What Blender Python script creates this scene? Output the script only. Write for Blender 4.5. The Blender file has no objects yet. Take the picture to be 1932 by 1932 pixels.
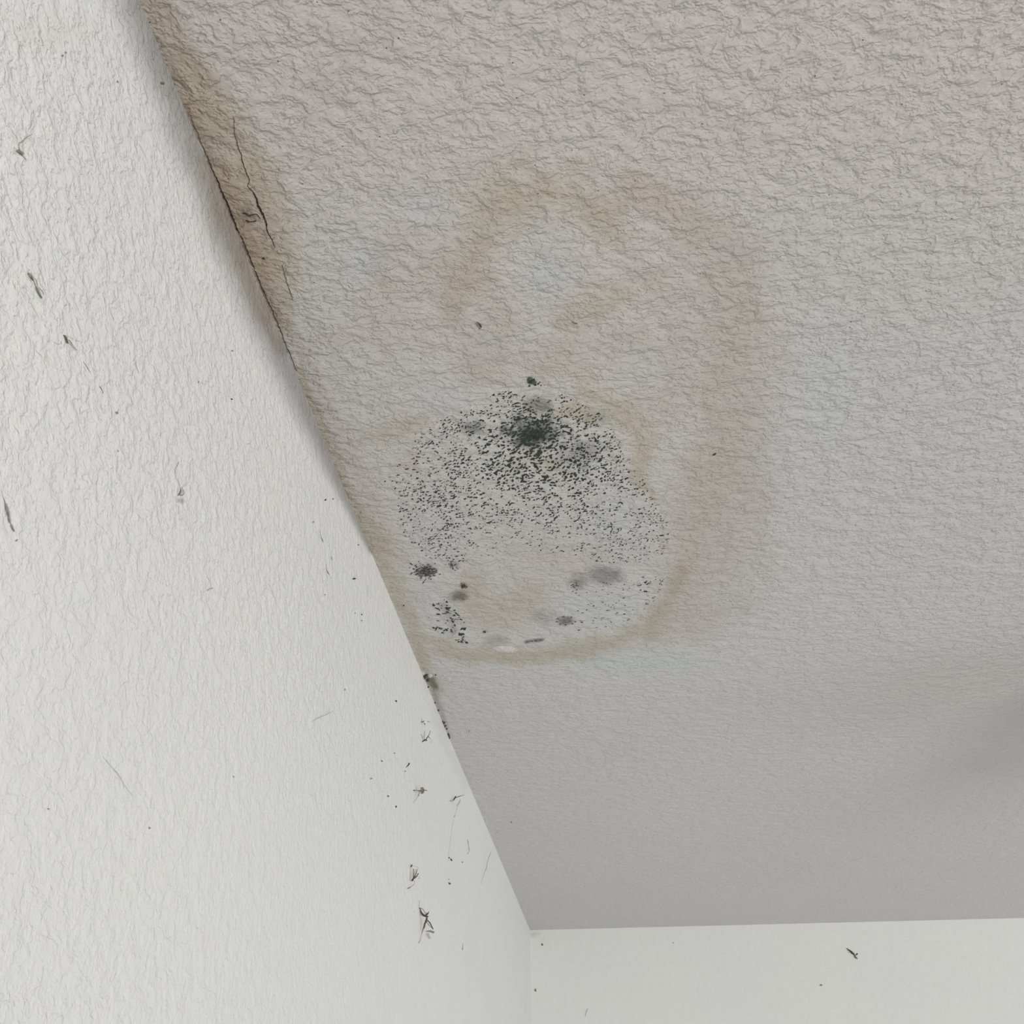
import bpy, bmesh, math, random
import numpy as np
from mathutils import Vector, Matrix

# ------------------------------------------------------------------ camera
H = 2.4                                   # ceiling height; room corner at (0, 0, H)
M = np.array([[0.99614948, 0.05310354, 0.06975836],
              [0.08721371, -0.51906628, -0.85027288],
              [-0.00894329, 0.85308277, -0.52169896]])     # camera axes -> room axes
CAM = np.array([0.10947063, -1.57551554, 2.14354927])
scene = bpy.context.scene
col = scene.collection
cd = bpy.data.cameras.new('camera')
cd.sensor_width = 36.0; cd.sensor_fit = 'HORIZONTAL'; cd.lens = 36.0
cd.clip_start = 0.01
cam = bpy.data.objects.new('camera', cd); col.objects.link(cam)
mw = Matrix.Identity(4)
for i in range(3):
    for j in range(3): mw[i][j] = M[i][j]
    mw[i][3] = CAM[i]
cam.matrix_world = mw
scene.camera = cam

# ------------------------------------------------------------------ light and exposure
scene.view_settings.view_transform = 'Standard'
scene.view_settings.look = 'None'
scene.view_settings.gamma = 1.0
scene.view_settings.use_curve_mapping = False
scene.view_settings.exposure = 0.0
w = bpy.data.worlds.new('world'); scene.world = w; w.use_nodes = True
w.node_tree.nodes['Background'].inputs[0].default_value = (0.80, 0.88, 1.0, 1)
w.node_tree.nodes['Background'].inputs[1].default_value = 0.6

def area(name, loc, target, sx, sy, power, colr):
    l = bpy.data.lights.new(name, 'AREA'); l.shape = 'RECTANGLE'; l.size = sx; l.size_y = sy
    l.energy = power; l.color = colr
    o = bpy.data.objects.new(name, l); col.objects.link(o)
    o.location = loc
    o.rotation_euler = (Vector(target) - Vector(loc)).to_track_quat('-Z', 'Y').to_euler()
    return o
area('daylight_front_window', (1.5, -3.93, 1.45), (1.5, 0, 1.45), 1.5, 1.25, 56, (1.0, 0.975, 0.935))
area('daylight_right_window', (3.13, -1.25, 1.35), (0, -1.25, 1.35), 1.5, 1.25, 21, (0.90, 0.95, 1.0))

# ------------------------------------------------------------------ helpers
rnd = random.Random(7)
def tag(o, label=None, cat=None, group=None, kind=None):
    if label: o['label'] = label
    if cat: o['category'] = cat
    if group: o['group'] = group
    if kind: o['kind'] = kind
    return o
def mesh_obj(name, verts, faces, mat, parent=None, smooth=True):
    me = bpy.data.meshes.new(name); me.from_pydata([tuple(v) for v in verts], [], faces); me.update()
    if smooth: me.polygons.foreach_set('use_smooth', [True] * len(me.polygons))
    o = bpy.data.objects.new(name, me); col.objects.link(o)
    if mat: me.materials.append(mat)
    if parent: o.parent = parent; o.matrix_parent_inverse = Matrix.Translation(-parent.location)
    return o
def empty(name, loc):
    o = bpy.data.objects.new(name, None); col.objects.link(o); o.location = tuple(loc); o.empty_display_size = .01
    return o
PL = {'c': (2, H, np.array([0, 0, -1.])), 'l': (0, 0., np.array([1., 0, 0])), 'b': (1, 0., np.array([0, -1., 0]))}
def P(x, y, pl, off=0.0):
    """the point of a surface (ceiling, left wall, back wall) seen in the photo at x, y"""
    d = M @ np.array([x - 966., 966. - y, -1932.])
    i, v, n = PL[pl]
    return CAM + d * (v + n[i] * off - CAM[i]) / d[i]
def to_px(p):
    c = (np.asarray(p) - CAM) @ M           # room -> camera
    z = -c[..., 2]
    ok = z > 0.01
    z = np.where(ok, z, 1.0)
    x = np.where(ok, 966 + 1932 * c[..., 0] / z, -9999); y = np.where(ok, 966 - 1932 * c[..., 1] / z, -9999)
    return x, y
def mm(p): return float(np.linalg.norm(np.asarray(p) - CAM)) / 1932.   # metres per photo pixel at p
# value noise for stain edges
_g = np.random.RandomState(3).rand(256, 256)
def vnoise(x, y):
    xi = np.floor(x).astype(int); yi = np.floor(y).astype(int); fx = x - xi; fy = y - yi
    fx = fx * fx * (3 - 2 * fx); fy = fy * fy * (3 - 2 * fy)
    a = _g[xi % 256, yi % 256]; b = _g[(xi + 1) % 256, yi % 256]; c = _g[xi % 256, (yi + 1) % 256]; d = _g[(xi + 1) % 256, (yi + 1) % 256]
    return (a * (1 - fx) + b * fx) * (1 - fy) + (c * (1 - fx) + d * fx) * fy
def fbm(x, y, o=4):
    s = 0; a = .5; t = 0
    for _ in range(o): s = s + a * vnoise(x, y); t += a; a *= .5; x = x * 2.03 + 17.1; y = y * 2.03 + 5.3
    return s / t
def sstep(x): x = np.clip(x, 0, 1); return x * x * (3 - 2 * x)

# ------------------------------------------------------------------ materials
def nodes(name):
    m = bpy.data.materials.new(name); m.use_nodes = True
    nt = m.node_tree; b = nt.nodes['Principled BSDF']
    return m, nt, b
def N(nt, t, **kw):
    n = nt.nodes.new(t)
    for k, v in kw.items(): setattr(n, k, v)
    return n
def math_(nt, op, a, b=None, c=None, clamp=False):
    n = nt.nodes.new('ShaderNodeMath'); n.operation = op; n.use_clamp = clamp
    for i, v in enumerate((a, b, c)):
        if v is None: continue
        if isinstance(v, (int, float)): n.inputs[i].default_value = v
        else: nt.links.new(v, n.inputs[i])
    return n.outputs[0]
def ramp_(nt, x, lo, hi):
    n = nt.nodes.new('ShaderNodeMapRange'); n.interpolation_type = 'SMOOTHSTEP'
    nt.links.new(x, n.inputs[0]); n.inputs[1].default_value = lo; n.inputs[2].default_value = hi
    return n.outputs[0]
def noise_(nt, vec, scale, detail=2, rough=.5, dist=0.):
    n = nt.nodes.new('ShaderNodeTexNoise'); n.inputs['Scale'].default_value = scale
    n.inputs['Detail'].default_value = detail; n.inputs['Roughness'].default_value = rough; n.inputs['Distortion'].default_value = dist
    nt.links.new(vec, n.inputs['Vector']); return n.outputs[0]
def relief_group(name, stretch, k, amp, rot=(0, 0, 0), smooth=(0, 0)):
    """rolled and trowelled paint relief: flat plateaus with crisp edges over a fine grain (heights in metres)"""
    g = bpy.data.node_groups.new(name, 'ShaderNodeTree')
    g.interface.new_socket('Height', in_out='OUTPUT', socket_type='NodeSocketFloat')
    go = g.nodes.new('NodeGroupOutput')
    tc = g.nodes.new('ShaderNodeNewGeometry')
    mp = g.nodes.new('ShaderNodeMapping'); mp.inputs['Scale'].default_value = stretch
    g.links.new(tc.outputs['Position'], mp.inputs[0]); v = mp.outputs[0]
    mp.inputs['Rotation'].default_value = rot
    a = noise_(g, v, 105 * k, 4, .6, .25)
    b = noise_(g, v, 270 * k, 3, .55, .25)
    c = noise_(g, v, 640 * k, 1, .5, .2)
    s = math_(g, 'MULTIPLY', ramp_(g, a, .48, .56), .00034 * amp)
    s = math_(g, 'MULTIPLY_ADD', ramp_(g, a, .36, .44), .00026 * amp, s)
    s = math_(g, 'MULTIPLY_ADD', ramp_(g, b, .46, .58), .00022 * amp, s)
    s = math_(g, 'MULTIPLY_ADD', a, .0010 * amp, s)
    s = math_(g, 'MULTIPLY_ADD', b, .0006 * amp, s)
    s = math_(g, 'MULTIPLY_ADD', c, .00016 * amp, s)
    sep = g.nodes.new('ShaderNodeSeparateXYZ'); g.links.new(tc.outputs['Position'], sep.inputs[0])
    fy = ramp_(g, sep.outputs[1], -1.25, -.45)            # the finish gets smoother towards the back of the room
    k_ = math_(g, 'MULTIPLY_ADD', fy, -smooth[0], 1.0)
    fz = ramp_(g, sep.outputs[2], 2.335, 2.20)            # and lower down the wall
    k_ = math_(g, 'MULTIPLY', k_, math_(g, 'MULTIPLY_ADD', fz, -smooth[1], 1.0))
    s = math_(g, 'MULTIPLY', s, k_)
    g.links.new(s, go.inputs[0])
    return g
G_ceil = relief_group('ceiling relief', (.80, 1.0, 1.0), 1.0, 1.05, (0, 0, .35), (.15, 0))
G_wall = relief_group('wall relief', (1.0, .95, 1.15), 1.35, .62, (0, 0, 0), (.72, .55))
G_back = relief_group('smooth wall relief', (1.0, 1.0, 1.0), 1.0, .25)
def add_bump(nt, b, grp, strength=1.0):
    gn = nt.nodes.new('ShaderNodeGroup'); gn.node_tree = grp
    bp = nt.nodes.new('ShaderNodeBump'); bp.inputs['Strength'].default_value = strength; bp.inputs['Distance'].default_value = 1.0
    nt.links.new(gn.outputs[0], bp.inputs['Height']); nt.links.new(bp.outputs[0], b.inputs['Normal'])
def mix_(nt, fac, a, b_):
    n = nt.nodes.new('ShaderNodeMix'); n.data_type = 'RGBA'; n.blend_type = 'MULTIPLY'
    nt.links.new(fac, n.inputs[0])
    if isinstance(a, tuple): n.inputs[6].default_value = a
    else: nt.links.new(a, n.inputs[6])
    n.inputs[7].default_value = b_
    return n.outputs[2]
def paint_mat(name, base, grp, layers, dots=0.0, attr=True):
    """white paint; stains and other tints come as named masks broken up by noise"""
    m, nt, b = nodes(name)
    geo = N(nt, 'ShaderNodeNewGeometry').outputs['Position']
    n1 = noise_(nt, geo, 55, 5, .65, .4)
    n2 = noise_(nt, geo, 9, 3, .5)
    cur = base + (1,) if len(base) == 3 else base
    f0 = ramp_(nt, n2, .35, .7)
    cur = mix_(nt, math_(nt, 'MULTIPLY', f0, .5), cur, (.965, .965, .98, 1))
    for lay, colr, contrast in layers:
        at = N(nt, 'ShaderNodeAttribute'); at.attribute_name = lay
        jit = math_(nt, 'MULTIPLY_ADD', n1, contrast, 1 - contrast * .5)
        f = math_(nt, 'MULTIPLY', at.outputs['Fac'], jit, clamp=True)
        cur = mix_(nt, f, cur, colr)
    if dots:
        vo = N(nt, 'ShaderNodeTexVoronoi'); vo.inputs['Scale'].default_value = 260; vo.inputs['Randomness'].default_value = 1
        nt.links.new(geo, vo.inputs['Vector'])
        sp = N(nt, 'ShaderNodeSeparateColor'); nt.links.new(vo.outputs['Color'], sp.inputs[0])
        on = math_(nt, 'LESS_THAN', sp.outputs[0], dots)
        nr = math_(nt, 'LESS_THAN', vo.outputs['Distance'], .07)
        cur = mix_(nt, math_(nt, 'MULTIPLY', on, nr), cur, (.25, .22, .2, 1))
    nt.links.new(cur, b.inputs['Base Color'])
    b.inputs['Roughness'].default_value = .62; b.inputs['Specular IOR Level'].default_value = .3
    add_bump(nt, b, grp)
    return m
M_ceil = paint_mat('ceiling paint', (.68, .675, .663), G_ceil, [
    ('warm_mask', (.985, .935, .905, 1), .4), ('stain_pink', (.885, .825, .785, 1), .9),
    ('stain_tan', (.84, .77, .64, 1), 1.1), ('dark_mask', (.42, .42, .38, 1), .8), ('stain_cool', (.93, 1.0, 1.03, 1), .3)], dots=.20)
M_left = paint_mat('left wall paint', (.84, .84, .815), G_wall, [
    ('stain_tan', (.80, .70, .60, 1), .7), ('dark_mask', (.44, .42, .42, 1), .35)], dots=0)
M_back = paint_mat('back wall paint', (.78, .785, .765), G_back, [('dark_mask', (.6, .58, .55, 1), .6)])
M_plain = paint_mat('room paint', (.42, .42, .41), G_back, [])
def simple(name, c, rough=.6, c2=None, scale=600, bump=0, alpha=None, metal=0):
    m, nt, b = nodes(name)
    geo = N(nt, 'ShaderNodeNewGeometry').outputs['Position']
    n = noise_(nt, geo, scale, 3, .6)
    mx = N(nt, 'ShaderNodeMix'); mx.data_type = 'RGBA'; nt.links.new(ramp_(nt, n, .35, .65), mx.inputs[0])
    mx.inputs[6].default_value = c + (1,); mx.inputs[7].default_value = (c2 or tuple(v * .6 for v in c)) + (1,)
    nt.links.new(mx.outputs[2], b.inputs['Base Color'])
    b.inputs['Roughness'].default_value = rough; b.inputs['Metallic'].default_value = metal
    if bump:
        bp = N(nt, 'ShaderNodeBump'); bp.inputs['Distance'].default_value = bump
        nt.links.new(n, bp.inputs['Height']); nt.links.new(bp.outputs[0], b.inputs['Normal'])
    if alpha is not None: b.inputs['Alpha'].default_value = alpha
    return m
M_mold = simple('black green mould', (.022, .034, .028), .85, (.040, .058, .046), 900)
M_moldgrey = simple('grey mould', (.10, .10, .10), .9, (.06, .06, .06), 900)
M_black = simple('dark speck', (.02, .02, .018), .6, (.05, .045, .04), 1500)
M_grey = simple('grey fibre', (.22, .22, .21), .8, (.33, .33, .31), 1500)
M_pale = simple('pale fibre', (.42, .42, .41), .8, (.55, .55, .54), 1500)
M_brown = simple('brown insect shell', (.085, .05, .028), .45, (.16, .10, .055), 1200)
M_dark = simple('dark insect shell', (.035, .026, .018), .45, (.07, .05, .035), 1200)
M_olive = simple('olive insect remains', (.20, .18, .11), .6, (.11, .095, .055), 1200)
M_tan = simple('faded insect remains', (.34, .29, .23), .7, (.22, .18, .14), 1000)
M_crack = simple('crack in plaster', (.02, .015, .012), .95, (.07, .045, .03), 1500)
M_chip = simple('bare filler', (.74, .73, .70), .8, (.60, .58, .54), 500, .0003)
M_floor = simple('wooden floor', (.16, .13, .11), .5, (.11, .09, .07), 12)
M_trim = simple('white lacquer', (.80, .80, .79), .35, (.76, .76, .75), 30)
m, nt, b = nodes('window glass'); b.inputs['Base Color'].default_value = (1, 1, 1, 1); b.inputs['Roughness'].default_value = .0
b.inputs['Transmission Weight'].default_value = 1; b.inputs['IOR'].default_value = 1.02; M_glass = m
def film(name, c, c2, grp):
    """thin growth, grime or painted shadow whose edge thins out; follows the paint relief under it"""
    m, nt, b = nodes(name)
    geo = N(nt, 'ShaderNodeNewGeometry').outputs['Position']
    n = noise_(nt, geo, 330, 5, .7, .5); n0 = noise_(nt, geo, 1300, 2, .6)
    mx = N(nt, 'ShaderNodeMix'); mx.data_type = 'RGBA'; nt.links.new(ramp_(nt, n0, .4, .6), mx.inputs[0])
    mx.inputs[6].default_value = c + (1,); mx.inputs[7].default_value = c2 + (1,)
    nt.links.new(mx.outputs[2], b.inputs['Base Color']); b.inputs['Roughness'].default_value = .9
    at = N(nt, 'ShaderNodeAttribute'); at.attribute_name = 'cover'
    s = math_(nt, 'MULTIPLY_ADD', n, 1.5, -.75)
    bite = math_(nt, 'MULTIPLY', s, math_(nt, 'MULTIPLY', at.outputs['Fac'], 1.0))
    f = math_(nt, 'ADD', at.outputs['Fac'], bite, clamp=True)
    nt.links.new(f, b.inputs['Alpha'])
    add_bump(nt, b, grp)
    return m
F_green = film('green mould film', (.045, .070, .060), (.12, .155, .135), G_ceil)
F_grey = film('grey mould film', (.20, .20, .20), (.26, .26, .255), G_ceil)
F_brown = film('brown grime film', (.20, .17, .12), (.26, .22, .17), G_ceil)
F_olive = film('olive mould film', (.16, .15, .08), (.22, .20, .12), G_ceil)
F_wallgrey = film('grey smear and shadow film', (.16, .15, .14), (.26, .25, .23), G_wall)
F_walltan = film('tan smear film', (.24, .19, .14), (.33, .28, .22), G_wall)

# ------------------------------------------------------------------ room shell
RX, RY = 3.2, -4.0
def grid_surface(name, us, vs, fn, flip, mat, attrs=None):
    U, V = np.meshgrid(us, vs, indexing='ij'); nu, nv = U.shape
    pts = fn(U, V).reshape(-1, 3)
    idx = np.arange(nu * nv).reshape(nu, nv)
    q = np.stack([idx[:-1, :-1], idx[1:, :-1], idx[1:, 1:], idx[:-1, 1:]], -1).reshape(-1, 4)
    if flip: q = q[:, ::-1]
    me = bpy.data.meshes.new(name)
    me.vertices.add(len(pts)); me.vertices.foreach_set('co', pts.astype(np.float32).ravel())
    me.loops.add(q.size); me.loops.foreach_set('vertex_index', q.astype(np.int32).ravel())
    me.polygons.add(len(q)); me.polygons.foreach_set('loop_start', (np.arange(len(q)) * 4).astype(np.int32))
    me.update(calc_edges=True); me.validate()
    me.polygons.foreach_set('use_smooth', np.ones(len(me.polygons), dtype=bool))
    for k, arr in (attrs or {}).items():
        a = me.attributes.new(k, 'FLOAT', 'POINT'); a.data.foreach_set('value', arr.astype(np.float32).ravel())
    me.materials.append(mat)
    o = bpy.data.objects.new(name, me); col.objects.link(o); o['kind'] = 'structure'
    return o
def seg_dist(px, py, pts):
    """distance to a polyline, and the interpolated radius if points are (x, y, r)"""
    best = np.full(px.shape, 1e9)
    for (x0, y0, r0), (x1, y1, r1) in zip(pts[:-1], pts[1:]):
        dx, dy = x1 - x0, y1 - y0; L = dx * dx + dy * dy + 1e-9
        t = np.clip(((px - x0) * dx + (py - y0) * dy) / L, 0, 1)
        d = np.hypot(px - x0 - t * dx, py - y0 - t * dy) / (r0 + (r1 - r0) * t)
        best = np.minimum(best, d)
    return best
def stain(px, py, pts, s, soft=.6, nz=.35, seed=0):
    if soft < .9: soft = min(1.0, soft * 1.7); pts = [(x, y, r * 1.18) for x, y, r in pts]; s *= 1.05; nz *= 1.5
    """soft band around a polyline; soft = share of the radius over which it fades"""
    n = (fbm(px / 45. + seed * 7.7, py / 45. + seed * 3.1) - .5) * 2 * nz
    d = seg_dist(px, py, pts) + n
    return s * sstep((1 - d) / soft)
def ell(px, py, cx, cy, rx, ry, s, soft=.6, nz=.3, seed=0, rot=0):
    c, sn = math.cos(rot), math.sin(rot); dx, dy = px - cx, py - cy
    n = (fbm(px / 40. + seed * 5.7, py / 40. + seed * 2.1) - .5) * 2 * nz
    d = np.hypot((dx * c + dy * sn) / rx, (-dx * sn + dy * c) / ry) + n
    return s * sstep((1 - d) / soft)

# ceiling
xs = np.concatenate([np.linspace(0, .9, 376)[:-1], np.linspace(.9, RX, 12)])
ys = np.concatenate([np.linspace(RY, -1.62, 12)[:-1], np.linspace(-1.62, -.9, 300)[:-1], np.linspace(-.9, 0, 181)])
U, V = np.meshgrid(xs, ys, indexing='ij')
px, py = to_px(np.stack([U, V, np.full_like(U, H)], -1))
A = {}
tan = np.zeros_like(px)
def add(a, b): return 1 - (1 - a) * (1 - np.clip(b, 0, 1))
for k, (pts, s, soft, nz) in enumerate([
    ([(250, -60, 40), (320, 80, 46), (380, 200, 58), (440, 330, 62), (480, 430, 62), (505, 520, 50), (545, 620, 14)], .80, .35, .18),
    ([(345, 120, 26), (420, 190, 36), (480, 290, 40), (525, 400, 38), (545, 500, 28), (555, 560, 14)], .55, .6, .35),
    ([(560, 700, 14), (640, 905, 18), (690, 1000, 34), (735, 1090, 34), (775, 1180, 30), (800, 1250, 18)], .85, .5, .25),
    ([(893, 480, 30), (905, 440, 58), (935, 385, 78), (1010, 360, 66), (1080, 375, 70), (1130, 415, 60), (1160, 440, 30)], .78, .7, .5),
    ([(846, 600, 16), (858, 565, 44), (885, 500, 50), (900, 450, 50)], .42, .8, .5),
    ([(1050, 612, 14), (1100, 580, 48), (1180, 550, 20)], .5, .7, .5),
    ([(1100, 735, 20), (1180, 775, 34), (1215, 840, 32), (1205, 900, 24), (1240, 950, 14)], .75, .7, .35),
    ([(690, 830, 20), (740, 812, 30), (800, 795, 26)], .55, .7, .4),
    ([(1000, 720, 20), (1060, 690, 40), (1110, 720, 30)], .35, .7, .4),
    ([(805, 1205, 18), (860, 1228, 26), (950, 1240, 22), (1060, 1232, 24), (1150, 1214, 28), (1225, 1178, 30), (1268, 1125, 26), (1285, 1075, 20)], .72, .6, .35),
    ([(890, 1095, 30), (900, 1150, 50), (950, 1150, 60), (1000, 1120, 40)], .60, .6, .3),
    ([(1060, 775, 24), (1110, 790, 20)], .8, .7, .4),
    ([(960, 880, 20), (1000, 850, 26), (1060, 900, 20)], .6, .7, .4),
    ([(770, 780, 18), (780, 880, 22), (750, 890, 14)], .3, .7, .4),
    ([(800, 1262, 16), (830, 1300, 20), (820, 1320, 10)], .7, .7, .3),
    ([(1280, 200, 20), (1400, 260, 60), (1500, 180, 30)], .16, .8, .4)]):
    tan = add(tan, stain(px, py, pts, s, soft, nz, k))
A['stain_tan'] = tan
pink = np.zeros_like(px)
for k, (pts, s, soft, nz) in enumerate([
    ([(1190, 350, 50), (1290, 400, 70), (1370, 490, 80), (1405, 600, 82), (1380, 720, 104), (1375, 850, 104), (1355, 950, 104), (1330, 1040, 90), (1300, 1120, 70), (1250, 1180, 45)], .80, .45, .22),
    ([(1360, 950, 110), (1350, 1050, 120), (1300, 1140, 80)], .45, .3, .2),
    ([(1230, 520, 70), (1300, 640, 80), (1230, 800, 40)], .50, .8, .4),
    ([(760, 460, 50), (720, 540, 70), (830, 500, 60), (950, 600, 60), (880, 700, 50)], .55, .8, .4),
    ([(600, 640, 40), (700, 620, 70), (850, 640, 50)], .35, .8, .4),
    ([(560, 640, 24), (620, 800, 34), (700, 940, 34), (760, 1060, 20)], .50, .8, .35),
    ([(920, 700, 34), (1100, 640, 60), (1200, 640, 40)], .45, .8, .4),
    ([(960, 1040, 40), (1080, 1060, 60), (1180, 1040, 30)], .35, .8, .4),
    ([(330, 150, 14), (420, 380, 40), (470, 480, 44), (520, 600, 24)], .95, .5, .25),
    ([(700, 40, 120), (600, 180, 80)], .28, .9, .3),
    ([(900, 700, 24), (950, 712, 24)], .5, .6, .4),
    ([(790, 1230, 14), (1000, 1245, 14), (1300, 1190, 40), (1440, 1130, 24)], .40, .7, .3)]):
    pink = add(pink, stain(px, py, pts, s, soft, nz, k + 30))
A['stain_pink'] = pink
warm = sstep((900 + 250 * (fbm(px / 300., py / 300.) - .5) - py) / 700.) * (py > -9000) * .8  # warmer tone towards the near end of the ceiling
warm = add(warm, ell(px, py, 1000, 800, 480, 430, .5, .35, .2, 4))
A['warm_mask'] = warm * (py > -3000)
cool = np.zeros_like(px)
for k, e in enumerate([(1035, 520, 75, 60, .8), (1010, 440, 60, 34, .5), (800, 385, 80, 45, .7), (690, 500, 60, 60, .7), (1215, 690, 60, 45, .6),
                       (930, 650, 60, 28, .4), (830, 750, 90, 40, .5), (1160, 980, 90, 110, .5), (830, 1000, 70, 70, .3), (1130, 1140, 110, 50, .5), (1390, 470, 60, 40, .5), (1560, 700, 90, 200, .4),
                       (1200, 1250, 200, 30, .6), (740, 1180, 40, 40, .4)]):
    cool = add(cool, ell(px, py, *e[:4], e[4], .8, .3, k + 50))
A['stain_cool'] = cool
dark = np.zeros_like(px)
for k, (pts, s, soft, nz) in enumerate([
    ([(463, 402, 16), (475, 412, 14)], .55, .8, .4),
    ([(330, 150, 10), (395, 320, 14), (440, 440, 16), (480, 520, 16), (520, 610, 10), (545, 680, 6)], .30, .9, .4),
    ([(920, 1208, 10), (950, 1208, 12)], .45, .7, .3),  # shadow crescent at the blister, painted into the colour
    ([(870, 812, 14), (880, 806, 10)], .35, .8, .4),
    ([(800, 1262, 7), (812, 1285, 10), (826, 1330, 10), (846, 1385, 6)], .5, .8, .4),
    ([(1010, 1165, 20), (1030, 1180, 20)], .15, .9, .4)]):
    dark = add(dark, stain(px, py, pts, s, soft, nz, k + 70))
A['dark_mask'] = dark
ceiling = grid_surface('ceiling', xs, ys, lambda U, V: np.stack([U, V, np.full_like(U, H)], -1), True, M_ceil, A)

# left wall
ys2 = np.concatenate([np.linspace(RY, -1.6, 10)[:-1], np.linspace(-1.6, -.8, 321)[:-1], np.linspace(-.8, 0, 161)])
zs2 = np.concatenate([np.linspace(0, 2.0, 8)[:-1], np.linspace(2.0, H, 161)])
U, V = np.meshgrid(ys2, zs2, indexing='ij')
px, py = to_px(np.stack([np.zeros_like(U), U, V], -1))
band = stain(px, py, [(240, -80, 90), (285, 60, 78), (340, 200, 72), (410, 380, 66), (462, 520, 58), (515, 640, 54), (565, 740, 50), (610, 840, 40), (645, 920, 24), (700, 1040, 8)], .92, .99, .12, 3)  # wall darker in a soft band along the ceiling joint
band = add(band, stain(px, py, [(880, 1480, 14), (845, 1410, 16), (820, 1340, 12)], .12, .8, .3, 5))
tanl = stain(px, py, [(390, 300, 34), (435, 430, 40), (485, 540, 36), (530, 660, 14)], .75, .8, .3, 6)
tanl = add(tanl, stain(px, py, [(30, 60, 40), (160, 60, 40)], .12, .9, .4, 8))
wall_left = grid_surface('wall_left', ys2, zs2, lambda U, V: np.stack([np.zeros_like(U), U, V], -1), False, M_left, {'dark_mask': band, 'stain_tan': tanl})
# back wall
xs3 = np.concatenate([np.linspace(0, .9, 151)[:-1], np.linspace(.9, RX, 8)]); zs3 = np.concatenate([np.linspace(0, 2.1, 6)[:-1], np.linspace(2.1, H, 51)])
U, V = np.meshgrid(xs3, zs3, indexing='ij'); px, py = to_px(np.stack([U, np.zeros_like(U), V], -1))
dk = add(stain(px, py, [(1003, 1762, 6), (1022, 1768, 5)], .6, .9, .4, 2), stain(px, py, [(1004, 1785, 5), (1030, 1783, 5)], .35, .9, .4, 9))
wall_back = grid_surface('wall_back', xs3, zs3, lambda U, V: np.stack([U, np.zeros_like(U), V], -1), False, M_back, {'dark_mask': dk})
# the rest of the room, behind and beside the camera
def box(vl, fl, lo, hi):
    b0 = len(vl)
    for x in (lo[0], hi[0]):
        for y in (lo[1], hi[1]):
            for z in (lo[2], hi[2]): vl.append((x, y, z))
    for f in ((0, 1, 3, 2), (4, 6, 7, 5), (0, 4, 5, 1), (2, 3, 7, 6), (0, 2, 6, 4), (1, 5, 7, 3)): fl.append([b0 + i for i in f])
def boxes(name, lst, mat, parent=None):
    v, f = [], []
    for lo, hi in lst: box(v, f, lo, hi)
    return mesh_obj(name, v, f, mat, parent, smooth=False)
T = .15
tag(boxes('floor', [((0, RY, -.1), (RX, 0, 0))], M_floor), kind='structure')
WF = (.6, 2.4, .8, 2.1)       # front wall window x0 x1 z0 z1
WR = (-2.05, -.45, .7, 2.0)   # right wall window y0 y1 z0 z1
tag(boxes('wall_front', [((0, RY - T, 0), (WF[0], RY, H)), ((WF[1], RY - T, 0), (RX, RY, H)), ((WF[0], RY - T, 0), (WF[1], RY, WF[2])), ((WF[0], RY - T, WF[3]), (WF[1], RY, H))], M_plain), kind='structure')
tag(boxes('wall_right', [((RX, RY, 0), (RX + T, WR[0], H)), ((RX, WR[1], 0), (RX + T, 0, H)), ((RX, WR[0], 0), (RX + T, WR[1], WR[2])), ((RX, WR[0], WR[3]), (RX + T, WR[1], H))], M_plain), kind='structure')
def window(name, boxfn, a0, a1, z0, z1):
    fr = tag(boxes(name, [boxfn(a0, a1, z0, z0 + .05), boxfn(a0, a1, z1 - .05, z1), boxfn(a0, a0 + .05, z0, z1), boxfn(a1 - .05, a1, z0, z1), boxfn((a0 + a1) / 2 - .02, (a0 + a1) / 2 + .02, z0, z1)], M_trim), kind='structure')
    return fr
window('window_1', lambda a, b, c, d: ((a, RY - .12, c), (b, RY - .08, d)), *WF)
window('window_2', lambda a, b, c, d: ((RX + .08, a, c), (RX + .12, b, d)), *WR)

# ------------------------------------------------------------------ strokes, flecks, films
def plane_pts(pl, anchor, tilt):
    """a plane through the surface point at the anchor pixel, tilted off the surface towards the room"""
    A0 = P(*anchor, pl); n = PL[pl][2]
    v = CAM - A0; v /= np.linalg.norm(v)
    nn = n * (1 - tilt) + v * tilt; nn /= np.linalg.norm(nn)
    def f(x, y, lift=0.):
        d = M @ np.array([x - 966., 966. - y, -1932.])
        p = CAM + d * ((A0 - CAM) @ nn) / (d @ nn)
        # never behind the surface
        i, vv, n_ = PL[pl]
        h = (p[i] - vv) * n_[i]
        need = lift * mm(p)
        if h < need: p = P(x, y, pl, need)
        return p
    return f
def tube(vl, fl, pts, rad, seg=6):
    pts = [np.asarray(p) for p in pts]
    b0 = len(vl); n = len(pts)
    for i, p in enumerate(pts):
        t = pts[min(i + 1, n - 1)] - pts[max(i - 1, 0)]; t /= (np.linalg.norm(t) + 1e-12)
        a = np.cross(t, [.3, .5, .81]); a /= np.linalg.norm(a); c = np.cross(t, a)
        for k in range(seg):
            th = 2 * math.pi * k / seg
            vl.append(p + rad[i] * (math.cos(th) * a + math.sin(th) * c))
    for i in range(n - 1):
        for k in range(seg):
            k2 = (k + 1) % seg
            fl.append([b0 + i * seg + k, b0 + i * seg + k2, b0 + (i + 1) * seg + k2, b0 + (i + 1) * seg + k])
    fl.append([b0 + k for k in range(seg)][::-1]); fl.append([b0 + (n - 1) * seg + k for k in range(seg)])
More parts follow.
